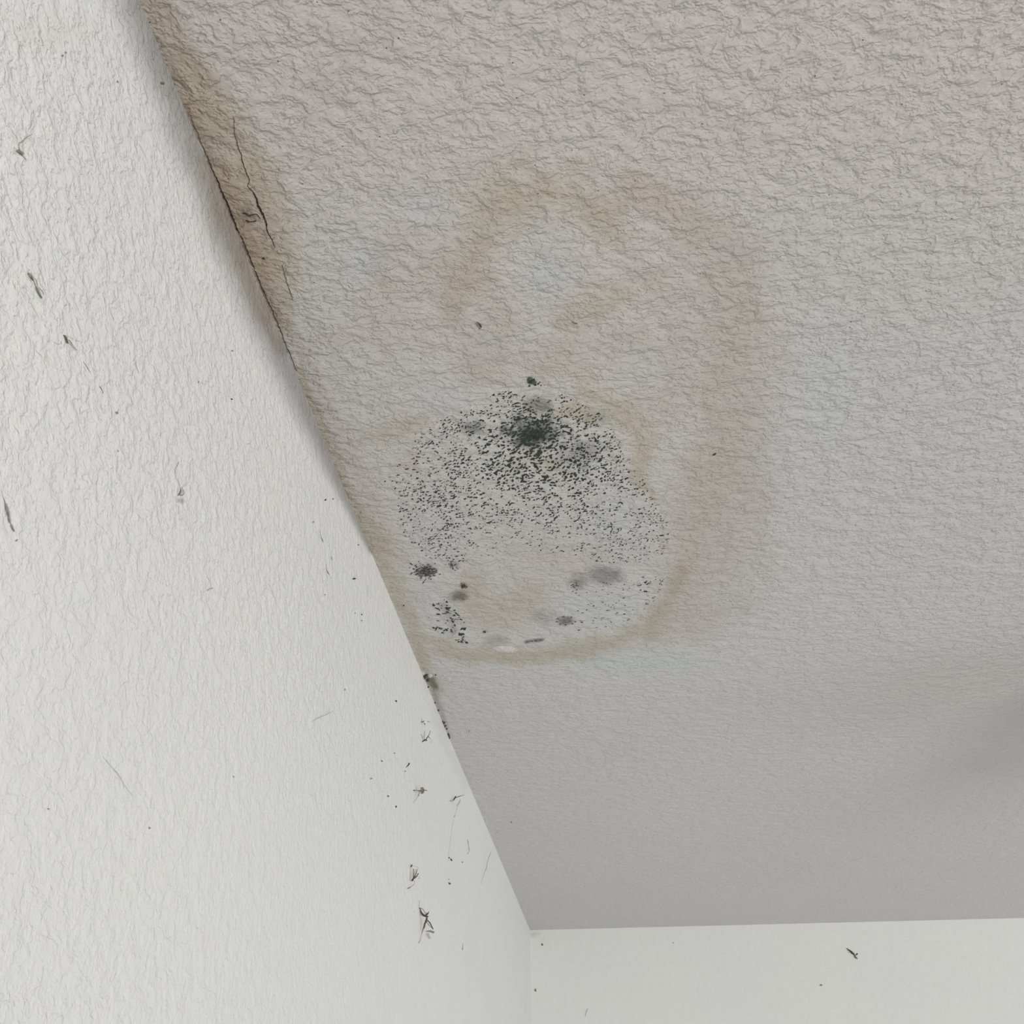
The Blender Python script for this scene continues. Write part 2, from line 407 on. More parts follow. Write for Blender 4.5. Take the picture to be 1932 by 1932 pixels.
def smooth_px(pts, n=4):
    """Catmull-Rom through (x, y, r)"""
    if len(pts) < 3: return pts
    out = []; p = [pts[0]] + list(pts) + [pts[-1]]
    for i in range(1, len(p) - 2):
        for k in range(n):
            t = k / n
            out.append(tuple(.5 * (2 * p[i][j] + (p[i + 1][j] - p[i - 1][j]) * t + (2 * p[i - 1][j] - 5 * p[i][j] + 4 * p[i + 1][j] - p[i + 2][j]) * t * t + (3 * p[i][j] - p[i - 1][j] - 3 * p[i + 1][j] + p[i + 2][j]) * t ** 3) for j in range(3)))
    out.append(tuple(pts[-1])); return out
def stroke(name, f, pts, mat, parent=None, wob=0.12, seg=6):
    """one hair, leg or body as a tapering tube; pts are (x, y, radius in photo pixels)"""
    v, fc = [], []
    sp = smooth_px(pts, 4); P3 = []; R = []
    for i, (x, y, r) in enumerate(sp):
        r = max(.22, r * .82) * (1 + wob * (rnd.random() - .5) * 2)
        q = f(x, y, r * .9); P3.append(q); R.append(r * mm(q))
    tube(v, fc, P3, R, seg)
    return mesh_obj(name, v, fc, mat, parent)
def blade(name, f, poly, mat, parent=None, thick=.5):
    """a thin wing or flake: outline in photo pixels, given thickness and a domed middle"""
    cx = sum(p[0] for p in poly) / len(poly); cy = sum(p[1] for p in poly) / len(poly)
    n = len(poly); v = [f(x, y, .3) for x, y in poly]; c = f(cx, cy, .3)
    d = CAM - c; d /= np.linalg.norm(d); t = thick * mm(c)
    inner = [f(cx + (x - cx) * .6, cy + (y - cy) * .6, .3) + d * t for x, y in poly]
    vs = v + inner + [c + d * t * 1.3]
    fc = [[i, (i + 1) % n, n + (i + 1) % n, n + i] for i in range(n)] + [[n + i, n + (i + 1) % n, 2 * n] for i in range(n)] + [list(range(n))[::-1]]
    return mesh_obj(name, vs, fc, mat, parent)
def fleck_into(vl, fl, pl, x, y, a, b_, ang, h=.5, seg=9, base=.1, jag=.48):
    """a low crusty dome, a and b_ half-axes in photo pixels"""
    c, s = math.cos(ang), math.sin(ang); b0 = len(vl); ring = []
    for lay, sc, hh in ((0, 1., base), (1, .62, base + h)):
        for k in range(seg):
            th = 2 * math.pi * k / seg
            if lay == 0: ring.append(1 + jag * (rnd.random() * 2 - 1))
            r = ring[k] * sc
            u, w_ = a * r * math.cos(th), b_ * r * math.sin(th)
            q = P(x + u * c - w_ * s, y + u * s + w_ * c, pl)
            vl.append(q + PL[pl][2] * hh * mm(q))
    q = P(x, y, pl); vl.append(q + PL[pl][2] * (base + h * 1.15) * mm(q))
    for k in range(seg):
        k2 = (k + 1) % seg
        fl.append([b0 + k, b0 + k2, b0 + seg + k2, b0 + seg + k]); fl.append([b0 + seg + k, b0 + seg + k2, b0 + 2 * seg])
def flecks(name, pl, lst, mat, parent=None, h=.5):
    v, f = [], []
    for x, y, a, b_, ang in lst: fleck_into(v, f, pl, x, y, a, b_, ang, h)
    return mesh_obj(name, v, f, mat, parent)
def smudge(name, pl, pts, mat, strength, parent=None, soft=.8, nz=.35, seed=0, res=2.0, lift=.00008):
    ellipse = None
    if isinstance(pts, tuple): ellipse = pts; pts = [(pts[0], pts[1], max(pts[2:]))]
    x0 = min(p[0] - p[2] * 1.3 for p in pts); x1 = max(p[0] + p[2] * 1.3 for p in pts)
    y0 = min(p[1] - p[2] * 1.3 for p in pts); y1 = max(p[1] + p[2] * 1.3 for p in pts)
    nx = max(6, int((x1 - x0) / res)); ny = max(6, int((y1 - y0) / res))
    X, Y = np.meshgrid(np.linspace(x0, x1, nx), np.linspace(y0, y1, ny), indexing='ij')
    n = (fbm(X / 9. + seed, Y / 9. - seed) - .5) * 2 * nz
    dist = seg_dist(X, Y, pts) if ellipse is None else np.hypot((X - ellipse[0]) / ellipse[2], (Y - ellipse[1]) / ellipse[3])
    C = strength * sstep((1 - dist - n) / soft)
    keep = C > .012
    verts = []; vid = -np.ones((nx, ny), int); cov = []
    need = np.zeros((nx, ny), bool)
    cell = keep[:-1, :-1] | keep[1:, :-1] | keep[1:, 1:] | keep[:-1, 1:]
    for di in (0, 1):
        for dj in (0, 1): need[di:nx - 1 + di, dj:ny - 1 + dj] |= cell
    for i in range(nx):
        for j in range(ny):
            if need[i, j]: vid[i, j] = len(verts); verts.append(P(X[i, j], Y[i, j], pl, lift)); cov.append(C[i, j])
    fc = [[vid[i, j], vid[i, j + 1], vid[i + 1, j + 1], vid[i + 1, j]] for i in range(nx - 1) for j in range(ny - 1) if cell[i, j]]
    o = mesh_obj(name, verts, fc, mat, parent)
    a = o.data.attributes.new('cover', 'FLOAT', 'POINT'); a.data.foreach_set('value', np.array(cov, dtype=np.float32))
    return o

# ------------------------------------------------------------------ mould on the ceiling
def inpoly(x, y, poly):
    r = False; j = len(poly) - 1
    for i in range(len(poly)):
        xi, yi = poly[i]; xj, yj = poly[j]
        if (yi > y) != (yj > y) and x < (xj - xi) * (y - yi) / (yj - yi) + xi: r = not r
        j = i
    return r
def scatter(poly, dens, size, n_try, ang0=-.28, gap=0.):
    xs_ = [p[0] for p in poly]; ys_ = [p[1] for p in poly]; out = []
    for _ in range(n_try):
        x = rnd.uniform(min(xs_), max(xs_)); y = rnd.uniform(min(ys_), max(ys_))
        if not inpoly(x, y, poly) or rnd.random() > dens(x, y): continue
        a = ang0 + rnd.gauss(0, .25)
        if gap and any(abs(x - o[0]) < gap * (o[2] + 3) and abs(y - o[1]) < gap * (o[3] + 2.2) for o in out): continue
        for k in range(rnd.choice((1, 1, 1, 1, 2, 2, 3))):
            s = size(x, y) * rnd.choice((.45, .6, .8, 1., 1.25))
            out.append((x, y, s * rnd.uniform(.85, 1.7), s * rnd.uniform(.5, .9), a + rnd.gauss(0, .3)))
            st = s * rnd.uniform(1.6, 3.0); x += st * math.cos(a); y += st * math.sin(a); a += rnd.gauss(0, .4)
    return out
def g2(x, y, cx, cy, sx, sy): return math.exp(-((x - cx) / sx) ** 2 - ((y - cy) / sy) ** 2)
MAIN = [(925, 742), (965, 736), (1000, 752), (1060, 745), (1120, 770), (1165, 815), (1180, 860), (1215, 905), (1225, 935), (1255, 955), (1262, 1010), (1250, 1045),
        (1215, 1062), (1120, 1062), (1060, 1045), (1000, 1040), (930, 1050), (860, 1062), (800, 1050), (762, 1020), (755, 970), (738, 915), (720, 905), (745, 880), (775, 850), (782, 815), (830, 790), (890, 768)]
def hole(x, y): return float(fbm(np.array(x / 28.), np.array(y / 20.), 3))
def dens(x, y):
    d = .24 + .80 * g2(x, y, 1010, 850, 105, 78) + .55 * g2(x, y, 1100, 880, 90, 80) + .35 * g2(x, y, 1210, 990, 60, 45) + .40 * g2(x, y, 800, 960, 60, 70) + .3 * g2(x, y, 830, 810, 60, 30) + .25 * g2(x, y, 1000, 960, 240, 40)
    d *= .35 + 1.3 * max(0, (hole(x, y) - .36)) / .22
    if y > 1015 and 900 < x < 1110: d *= .55
    return min(1, d)
def size(x, y): return 1.22 + 1.75 * g2(x, y, 990, 855, 120, 85) + .5 * g2(x, y, 1120, 900, 90, 90) + .35 * g2(x, y, 830, 950, 80, 60)
c0 = P(1000, 880, 'c')
mp = empty('mold_patch', c0)
tag(mp, 'large dome-shaped patch of black-green mould speckling the middle of the ceiling stain', 'mold patch')
lst = scatter(MAIN, dens, size, 9000, -.30, .85)
tag(flecks('mold_specks', 'c', lst, M_mold, mp, .45), kind='stuff')
core = scatter([(930, 785), (990, 770), (1060, 790), (1095, 830), (1060, 850), (980, 850), (930, 825)], lambda x, y: .9 * g2(x, y, 1003, 815, 55, 26), lambda x, y: 3.2, 260, -.1)
tag(flecks('mold_crust', 'c', core, M_mold, mp, .5), kind='stuff')
smudge('mold_film', 'c', (1003, 816, 78, 44), F_green, .78, mp, 1.0, .4, 1)
smudge('mold_film', 'c', (1010, 824, 40, 20), F_green, .6, mp, 1.0, .3, 21)
smudge('mold_film', 'c', (895, 808, 28, 22), F_green, .3, mp, .9, .3, 2)
smudge('mold_film', 'c', (1015, 765, 44, 26), F_olive, .42, mp, 1.0, .5, 3)
smudge('mold_film', 'c', (1095, 855, 70, 44), F_green, .22, mp, .95, .4, 4)
smudge('mold_film', 'c', (1130, 788, 34, 20), F_olive, .2, mp, .9, .4, 5)

def colony(label, parts, cat='mold patch', name='mold_spot', group=None):
    a = parts[0]
    e = empty(name, P(a[1], a[2], a[0])); tag(e, label, cat, group or 'mould spots on the ceiling around the big patch'); return e
e = colony('small dark green mould blot just above the top of the big mould patch', [('c', 1003, 720)])
smudge('mold_film', 'c', [(1000, 718, 8), (1008, 722, 6)], F_green, 1.3, e, .7, .3, 6, 1.0)
tag(flecks('mold_specks', 'c', [(1000, 721, 5, 3.4, .1), (1006, 717, 4, 2.6, -.2), (999, 728, 2.5, 2, .3), (1010, 726, 3.5, 1.5, .1), (1016, 724, 2.6, 1.4, -.4), (1021, 727, 2, 1.1, .4), (1019, 721, 1.4, 1.1, 0)], M_mold, e), kind='stuff')
e = colony('fuzzy black mould clump at lower left of the big patch, beside the wall joint', [('c', 800, 1075)])
smudge('mold_film', 'c', (803, 1077, 26, 17), F_grey, .8, e, .9, .4, 7, 1.2)
tag(flecks('mold_specks', 'c', [(rnd.gauss(803, 12), rnd.gauss(1077, 7), rnd.uniform(1, 3.4), rnd.uniform(.6, 1.3), rnd.gauss(-.2, .6)) for _ in range(95)], M_black, e), kind='stuff')
e = colony('faint grey mould tuft between the fuzzy black clump and the big patch', [('c', 855, 1066)])
smudge('mold_film', 'c', (855, 1064, 17, 10), F_grey, .3, e, .9, .4, 8, 1.2)
tag(flecks('mold_specks', 'c', [(rnd.gauss(856, 6), rnd.gauss(1066, 4), rnd.uniform(1, 2.4), rnd.uniform(.6, 1.1), rnd.gauss(-.2, .5)) for _ in range(22)], M_black, e), kind='stuff')
e = colony('upright cluster of crisp black mould flecks at the lower left of the ceiling stain', [('c', 848, 1170)])
LOWL = [(815, 1138), (840, 1128), (858, 1135), (862, 1158), (876, 1172), (874, 1200), (888, 1212), (855, 1214), (848, 1200), (815, 1190), (822, 1172), (800, 1160)]
tag(flecks('mold_specks', 'c', scatter(LOWL, lambda x, y: .85 * max(.3, (hole(x * 1.7, y * 1.7) - .3) / .25), lambda x, y: 2.0, 230, .2), M_mold, e, .45), kind='stuff')
smudge('mold_film', 'c', [(836, 1145, 14), (850, 1165, 12), (858, 1190, 12)], F_grey, .18, e, .9, .4, 9, 1.5)
e = colony('wide scatter of tiny mould pinpricks at the lower right of the stain', [('c', 1180, 1140)])
LOWR = [(1070, 1120), (1110, 1100), (1180, 1090), (1240, 1085), (1258, 1110), (1240, 1140), (1200, 1165), (1150, 1182), (1090, 1192), (1085, 1160)]
tag(flecks('mold_specks', 'c', scatter(LOWR, lambda x, y: .4 + .6 * g2(x, y, 1215, 1105, 30, 18), lambda x, y: .95 + .9 * g2(x, y, 1215, 1108, 14, 14), 330, -.2), M_mold, e, .4), kind='stuff')
e = colony('long smooth grey mould smudge at the lower right, left of the pinpricks', [('c', 1140, 1087)])
smudge('mold_film', 'c', (1142, 1086, 46, 24), F_grey, .36, e, .6, .2, 10)
e = colony('darker grey mould smudge touching the left end of the long smooth one', [('c', 1090, 1098)])
smudge('mold_film', 'c', (1092, 1098, 28, 20), F_grey, .38, e, 1.0, .5, 11)
tag(flecks('mold_specks', 'c', [(rnd.gauss(1084, 5), rnd.gauss(1105, 3), rnd.uniform(.8, 1.8), .8, 0) for _ in range(12)], M_moldgrey, e), kind='stuff')
e = colony('small oval dark grey mould spot near the bottom rim of the stain', [('c', 1068, 1171)])
smudge('mold_film', 'c', (1068, 1171, 23, 12), F_grey, .62, e, .7, .25, 12, 1.2)
tag(flecks('mold_specks', 'c', [(1068 + 18 * math.cos(t), 1171 + 8 * math.sin(t), 2.2, 1., 0) for t in (0.2, .8, 1.6, 2.2, 2.9, 3.6, 4.4, 5.3)], M_moldgrey, e), kind='stuff')
e = colony('brownish grey mould smudge above the upright fleck cluster', [('c', 867, 1123)])
smudge('mold_film', 'c', (867, 1124, 26, 17), F_brown, .6, e, .9, .3, 13, 1.5)
e = colony('little black mould dot above the brownish grey smudge', [('c', 875, 1105)])
tag(flecks('mold_specks', 'c', [(875, 1105, 4.5, 3.2, .1), (871, 1102, 2, 1.3, .7), (880, 1108, 2, 1.4, -.5), (872, 1109, 2.2, 1.3, 1)], M_black, e), kind='stuff')
smudge('mold_film', 'c', [(874, 1105, 9), (877, 1106, 8)], F_grey, .5, e, .9, .3, 14, 1.0)
e = colony('thin streak of dark mould on the tan rim at the bottom of the stain', [('c', 1010, 1209)])
smudge('mold_film', 'c', [(992, 1211, 5), (1012, 1208, 6), (1024, 1207, 4)], F_grey, .55, e, .9, .35, 15, 1.0)
tag(flecks('mold_specks', 'c', [(1004, 1210, 2, 1, 0), (1011, 1209, 3, 1.3, .1), (1019, 1207, 2.2, 1, -.2), (994, 1211, 1.5, .9, 0)], M_moldgrey, e), kind='stuff')
e = colony('faint grey haze of mould right of the yellowed patch, above the bottom rim', [('c', 1030, 1160)])
smudge('mold_film', 'c', (1030, 1164, 44, 22), F_grey, .14, e, .9, .4, 16)
e = colony('black mould lump in the wall joint where paint has flaked', [('c', 802, 1276)])
tag(flecks('mold_specks', 'c', [(801, 1278, 3.4, 5, .2), (804, 1274, 3, 3, 0), (807, 1283, 3, 3, .4), (808, 1296, 2, 1.5, 0)], M_black, e, 1.0), kind='stuff')
smudge('mold_film', 'c', [(803, 1276, 8), (814, 1284, 12), (824, 1296, 10)], F_olive, .5, e, .9, .4, 17, 1.2)
e = colony('grey mould tuft in the wall joint, second from the bottom', [('c', 840, 1370)])
tag(flecks('mold_specks', 'c', [(838, 1364, 2, 2.6, .3), (840, 1370, 2.6, 3, .2), (843, 1375, 2, 2, 0), (835, 1361, 1.4, 1.4, 0)], M_moldgrey, e, 1.0), kind='stuff')
e = colony('roundest grey mould tuft in the wall joint, lowest of the row', [('c', 847, 1387)])
tag(flecks('mold_specks', 'c', [(846.5, 1386, 3.2, 4, .1), (848, 1391, 2, 2.4, 0)], M_moldgrey, e, 1.4), kind='stuff')
e = colony('tiny grey mould dot in the wall joint above the two tufts', [('c', 827, 1340)])
tag(flecks('mold_specks', 'c', [(827, 1340, 2.6, 1.6, .2), (835, 1361, 1.2, 1.2, 0), (821, 1326, 1.4, 1.3, 0)], M_moldgrey, e, .8), kind='stuff')

# ------------------------------------------------------------------ cracks, blister and flaked paint: parts of the ceiling
def ribbon(name, pl, pts, mat, parent, label=None, jag=1.3, off=.00012, step=2.2):
    """an open crack: a jagged dark gap of changing width"""
    dense = []
    for (x0, y0, w0), (x1, y1, w1) in zip(pts[:-1], pts[1:]):
        n = max(1, int(math.hypot(x1 - x0, y1 - y0) / step))
        for k in range(n):
            t = k / n; dense.append((x0 + (x1 - x0) * t, y0 + (y1 - y0) * t, w0 + (w1 - w0) * t))
    dense.append(pts[-1])
    v, f = [], []; jx = 0
    for i, (x, y, w_) in enumerate(dense):
        a = dense[max(0, i - 1)]; b_ = dense[min(len(dense) - 1, i + 1)]
        tx, ty = b_[0] - a[0], b_[1] - a[1]; L = math.hypot(tx, ty) + 1e-9; nx_, ny_ = -ty / L, tx / L
        jx = jx * .7 + rnd.uniform(-jag, jag) * .6
        ww = w_ * rnd.uniform(.55, 1.35)
        l = P(x + nx_ * (jx - ww), y + ny_ * (jx - ww), pl); r = P(x + nx_ * (jx + ww), y + ny_ * (jx + ww), pl)
        n = PL[pl][2]; v += [l + n * off, r + n * off, l - n * .0006, r - n * .0006]
    for i in range(len(dense) - 1):
        b0 = 4 * i; f += [[b0, b0 + 1, b0 + 5, b0 + 4], [b0, b0 + 4, b0 + 6, b0 + 2], [b0 + 1, b0 + 3, b0 + 7, b0 + 5]]
    o = mesh_obj(name, v, f, mat, parent, smooth=False)
    if label: o['label'] = label
    return o
def clear_joint(p): return [(max(x, 265 + .4188 * y + 2.5), y, w_) for x, y, w_ in p]
ribbon('crack', 'c', clear_joint([(349, 222, .3), (366, 254, .4), (388, 290, .45), (391, 318, .8), (398, 334, 1.0), (411, 365, 1.3), (421, 395, 1.6), (432, 425, 1.8), (438, 440, 1.1)]), M_crack, ceiling, 'open dark crack along the joint with the left wall')
ribbon('crack', 'c', clear_joint([(440, 444, 1.0), (456, 462, .8), (472, 492, .9), (484, 520, .8), (498, 552, .8), (516, 592, .7), (532, 630, .6), (560, 700, .4)]), M_crack, ceiling, 'thin dark crack continuing down the wall joint')
ribbon('crack', 'c', [(441, 222, .35), (444, 258, .45), (454, 290, .6), (464, 322, .8), (472, 340, .5), (467, 350, .4), (477, 362, .9), (483, 376, 1.4), (489, 392, 2.0), (496, 406, 2.0), (501, 418, 1.5), (504, 436, 1.1), (514, 452, .7), (519, 468, .3)], M_crack, ceiling, 'open black crack in the brown stain, right of the joint')
ribbon('crack', 'c', [(532, 500, .35), (538, 524, .4), (548, 552, .4), (552, 566, .25)], M_crack, ceiling)
ribbon('crack', 'c', [(457, 401, .6), (464, 402, 1.0), (470, 408, .5), (484, 404, .8), (492, 412, .6)], M_crack, ceiling)
ribbon('crack', 'c', [(463, 416, .6), (471, 419, .9), (484, 417, .5)], M_crack, ceiling)
# lifted paint lip beside the joint crack
def lip(pl, pts, parent, w_=2.2, h=.7):
    v, f = [], []
    dense = smooth_px([(x, y, w_) for x, y in pts], 5)
    for i, (x, y, r) in enumerate(dense):
        r *= rnd.uniform(.5, 1.3); a = P(x - r, y - r * .3, pl, .0001); b_ = P(x, y, pl, h * mm(P(x, y, pl)) * rnd.uniform(.6, 1.5)); c = P(x + r, y + r * .3, pl, .0001)
        v += [a, b_, c]
    for i in range(len(dense) - 1):
        b0 = 3 * i; f += [[b0, b0 + 1, b0 + 4, b0 + 3], [b0 + 1, b0 + 2, b0 + 5, b0 + 4]]
    return mesh_obj('lifted_paint', v, f, M_chip, parent)
lip('c', [(343, 214), (352, 230), (364, 252), (380, 278), (384, 296), (387, 312)], ceiling)
lip('c', [(433, 434), (444, 446), (455, 456)], ceiling)
lip('c', [(462, 480), (472, 500), (484, 512)], ceiling, 1.6)
lip('c', [(786, 1246), (789, 1258), (794, 1270)], ceiling, 2.2, 1.5)
# white blister on the tan rim
def dome(name, cx, cy, rx, ry, h, mat, parent, label=None, rot=0, nz=.12):
    v, f = [], []; R_, S = 8, 28
    c, s = math.cos(rot), math.sin(rot); wob = [1 + nz * math.sin(2.3 * k + .7) * math.cos(k * .9) for k in range(S)]
    for i in range(R_ + 1):
        t = i / R_
        for k in range(S):
            th = 2 * math.pi * k / S; u, w_ = rx * t * wob[k] * math.cos(th), ry * t * wob[k] * math.sin(th)
            q = P(cx + u * c - w_ * s, cy + u * s + w_ * c, 'c'); v.append(q + PL['c'][2] * (h * (1 - t * t) ** 1.2 * mm(q) + .00004))
    for i in range(R_):
        for k in range(S): f.append([i * S + k, i * S + (k + 1) % S, (i + 1) * S + (k + 1) % S, (i + 1) * S + k])
    o = mesh_obj(name, v, f, mat, parent)
    if label: o['label'] = label
    return o
dome('paint_blister', 953, 1225, 24, 6.5, 3.5, M_chip, ceiling, 'white flaking blister on the tan rim of the stain', .03)
dome('paint_flake', 797, 1271, 5, 4, 1.5, M_chip, ceiling, 'raw white filler showing at the joint')
dome('paint_flake', 812, 1275, 4, 4, 1.5, M_chip, ceiling)
dome('paint_flake', 846, 1281, 6, 5, 1.5, M_chip, ceiling)
dome('paint_flake', 838, 1274, 4, 3, 1.0, M_chip, ceiling)

# ------------------------------------------------------------------ dead insects, webs and dirt
def insect(name, label, pl, anchor, tilt, strokes, blades=(), films=(), group=None, cat='dead insect'):
    e = empty(name, P(*anchor, pl)); tag(e, label, cat, group or 'dead insects stuck to the walls and ceiling')
    f = plane_pts(pl, anchor, tilt)
    for nm, mat, pts in strokes: stroke(nm, f, pts, mat, e)
    for nm, mat, poly in blades: blade(nm, f, poly, mat, e)
    for i, (mat, s, pts) in enumerate(films): smudge('smear_or_shadow', pl, pts, mat, s, e, .9, .4, i + anchor[0], 1.0)  # insect smears, and the painted shadow under the husk
    return e
insect('dead_mosquito', 'large splayed dead insect low on the left wall, brown with long trailing legs', 'l', (790, 1712), .35, [
    ('body', M_brown, [(806, 1729, 1.6), (805, 1734, 2.4), (803, 1740, 2.2), (800, 1746, 1.4)]),
    ('head', M_dark, [(802, 1727, 1.4), (805, 1729, 1.9), (808, 1729, 1.0)]),
    ('leg', M_dark, [(804, 1729, 1.8), (798, 1726, 2.2), (794, 1720, 1.8), (793, 1715, 1.0), (791, 1713.5, .6)]),
    ('leg', M_dark, [(803, 1727, .6), (801, 1720, .5), (797, 1715, .5), (791, 1713, .5)]),
    ('leg', M_dark, [(804, 1726, 1.3), (807, 1724, 1.5), (809, 1720, .8)]),
    ('leg', M_dark, [(805, 1726, .9), (804, 1721, .6)]),
    ('leg', M_brown, [(806, 1736, 1.0), (811, 1741, 1.4), (814, 1747, 1.1), (817, 1753, 1.3)]),
    ('leg', M_brown, [(805, 1738, .5), (808, 1744, .6), (814, 1750, .6)]),
    ('leg', M_brown, [(802, 1740, 1.2), (800, 1748, 1.5), (798, 1754, .9), (795, 1764, .4), (793, 1774, .4), (790, 1779, .7)]),
    ('leg', M_grey, [(791, 1713, .4), (791, 1705, .35), (792, 1699, .3)])],
    [('wing', M_tan, [(804, 1756), (812, 1755), (820, 1758), (818, 1761), (811, 1759), (804, 1758)]),
     ('wing', M_tan, [(800, 1742), (803, 1746), (801, 1752), (799, 1750)])],
    [(F_walltan, .35, [(808, 1764, 6), (810, 1769, 5)])])
insect('dead_mosquito', 'dead insect with a fan of upright legs, above the large splayed one', 'l', (772, 1672), .35, [
    ('body', M_dark, [(777, 1662, 1.6), (779, 1659, 2.0), (781, 1656, 1.4)]),
    ('leg', M_brown, [(780, 1657, 1.0), (780, 1648, .9), (780, 1639, .8)]),
    ('leg', M_brown, [(781, 1657, .7), (782, 1648, .6), (783, 1640, .5)]),
    ('leg', M_brown, [(782, 1656, 1.0), (785, 1648, 1.0), (787, 1640, .8)]),
    ('leg', M_brown, [(782, 1657, 1.2), (787, 1652, 1.2), (789, 1648, 1.3)]),
    ('leg', M_grey, [(780, 1660, .5), (782, 1667, .5), (777, 1672, .5), (773, 1675, 1.0), (769, 1676, 1.2)]),
    ('leg', M_grey, [(775, 1636, .35), (774, 1648, .35), (773, 1662, .35)]),
    ('leg', M_grey, [(788, 1656, .3), (792, 1658, .35), (790, 1652, .3)]),
    ('head', M_dark, [(778, 1631, .6), (776, 1634, 1.6), (775, 1636, .8)]),
    ('leg', M_grey, [(776, 1635, .3), (784, 1634, .3), (790, 1638, .3)])])
insect('dead_mosquito', 'olive green crushed insect on the left wall with a dark bead at one end', 'l', (781, 1492), .35, [
    ('body', M_olive, [(789, 1492, 1.0), (793, 1492, 1.8), (797, 1493, 1.4)]),
    ('head', M_dark, [(780, 1491, .9), (782, 1491.5, 1.2), (783, 1491.5, .6)]),
    ('leg', M_olive, [(783, 1491.5, .5), (788, 1491.5, .6), (791, 1493, .8)]),
    ('leg', M_dark, [(798, 1489, .9), (798, 1494, 1.1), (797, 1496, .6)]),
    ('leg', M_olive, [(798, 1492, .6), (802, 1491, 1.0), (806, 1491.5, .7)]),
    ('leg', M_olive, [(792, 1494, .9), (790, 1499, .8), (789, 1502, 1.0)]),
    ('leg', M_grey, [(789, 1502, .4), (785, 1508, .35), (780, 1514, .3)]),
    ('leg', M_olive, [(795, 1487, .6), (797, 1490, .8)])],
    [('wing', M_tan, [(793, 1486), (798, 1485), (801, 1490), (799, 1497), (794, 1498)])])
insect('dead_mosquito', 'dark smashed insect with thin trailing threads, closest to the ceiling joint', 'l', (851, 1512), .3, [
    ('body', M_dark, [(855, 1510, .9), (858, 1506, 1.8), (860, 1502, 1.0)]),
    ('leg', M_dark, [(860, 1505, .9), (865, 1503, .9), (871, 1501, .5), (876, 1500, .35)]),
    ('leg', M_grey, [(857, 1509, .6), (852, 1510, .5), (847, 1512, .4)]),
    ('leg', M_grey, [(855, 1511, .4), (851, 1513, .4)]),
    ('leg', M_grey, [(869, 1508, .4), (864, 1517, .6), (861, 1521, .4)]),
    ('leg', M_grey, [(868, 1512, .4), (862, 1525, .3), (859, 1536, .3), (857, 1541, .9)])])
insect('dead_mosquito', 'dead insect with upright forked legs beside the grey joint tufts', 'l', (797, 1397), .3, [
    ('body', M_dark, [(799, 1398, 1.2), (802, 1396, 1.9), (805, 1397, 1.3)]),
    ('head', M_dark, [(797, 1399, 1.3), (798, 1399, 1.0)]),
    ('leg', M_grey, [(798, 1394, .5), (796, 1389, .6), (794, 1385, .4)]),
    ('leg', M_grey, [(801, 1393, .5), (801, 1386, .6), (802, 1378, .4)]),
    ('leg', M_dark, [(804, 1395, .8), (807, 1390, 1.0), (810, 1385, .6), (812, 1379, .6)]),
    ('leg', M_dark, [(808, 1390, .7), (812, 1393, .5)]),
    ('leg', M_grey, [(814, 1395, .3), (814, 1403, .3)])])
insect('dead_gnat', 'tiny dark-headed gnat above the insect with forked legs', 'l', (795, 1363), .3, [
    ('body', M_olive, [(795, 1362, 1.1), (798, 1362, 1.5), (800, 1360, .7)]),
    ('leg', M_grey, [(796, 1360, .4), (795, 1355, .3)]),
    ('leg', M_dark, [(800, 1364, .5), (802, 1366.5, 1.2)]),
    ('leg', M_olive, [(807, 1361, .8), (810, 1362, .4), (812, 1362, .6)])])
insect('dead_mosquito', 'pale insect husk hanging under a bent leg in the middle of the left wall', 'l', (339, 935), .25, [
    ('body', M_olive, [(336, 935, .8), (338, 932, 1.7), (341, 926, 1.0), (340, 923, .6)]),
    ('leg', M_grey, [(337, 871, .8), (335, 877, .7), (331, 886, .6), (329.5, 894, .5)]),
    ('leg', M_pale, [(329.5, 894, .5), (334, 904, .5), (339, 914, .5), (340, 922, .4)]),
    ('leg', M_pale, [(338, 952, .3), (337, 962, .3), (337, 969, .7)]),
    ('leg', M_pale, [(338, 979, .3), (341, 981, .4), (344, 978, .3), (345, 973, .3)])],
    [('wing', M_pale, [(343, 918), (347, 926), (348, 932), (344, 935), (339, 935), (341, 928)])],
    [(F_wallgrey, .28, [(338, 944, 6), (344, 945, 7)])])  # blurred shadow below the husk, painted as a grey film
insect('dead_insect', 'elongated brown insect remains near the upper part of the left wall edge', 'l', (58, 520), .15, [
    ('body', M_tan, [(53, 515, 1.2), (58, 521, 3.0), (62, 527, 1.6), (65, 533, .8)]),
    ('abdomen', M_tan, [(68, 541, 1.4), (71, 548, 2.4), (75, 556, 1.6), (79, 562, 1.4)]),
    ('leg', M_tan, [(60, 524, .7), (66, 536, .8), (70, 548, .8)]),
    ('leg', M_grey, [(66, 525, .5), (70, 534, .7), (70, 540, .5)]),
    ('leg', M_grey, [(73, 542, .6), (80, 550, .8), (83, 556, .5)])], [],
    [(F_walltan, .4, [(57, 518, 6), (61, 526, 5)]), (F_walltan, .35, [(70, 545, 5), (77, 560, 5)])])
insect('dead_insect', 'straw-coloured insect remains with two trailing legs, below the elongated brown one', 'l', (122, 636), .15, [
    ('body', M_olive, [(120, 632, 1.0), (124, 637, 2.4), (127, 645, 1.8), (128, 648, .6)]),
    ('leg', M_grey, [(130, 641, .6), (134, 646, 1.0), (140, 655, .5), (146, 661, .4)]),
    ('leg', M_grey, [(129, 646, .5), (137, 654, .5), (143, 661, .6)])], [],
    [(F_walltan, .45, [(124, 636, 6), (126, 644, 5)])])
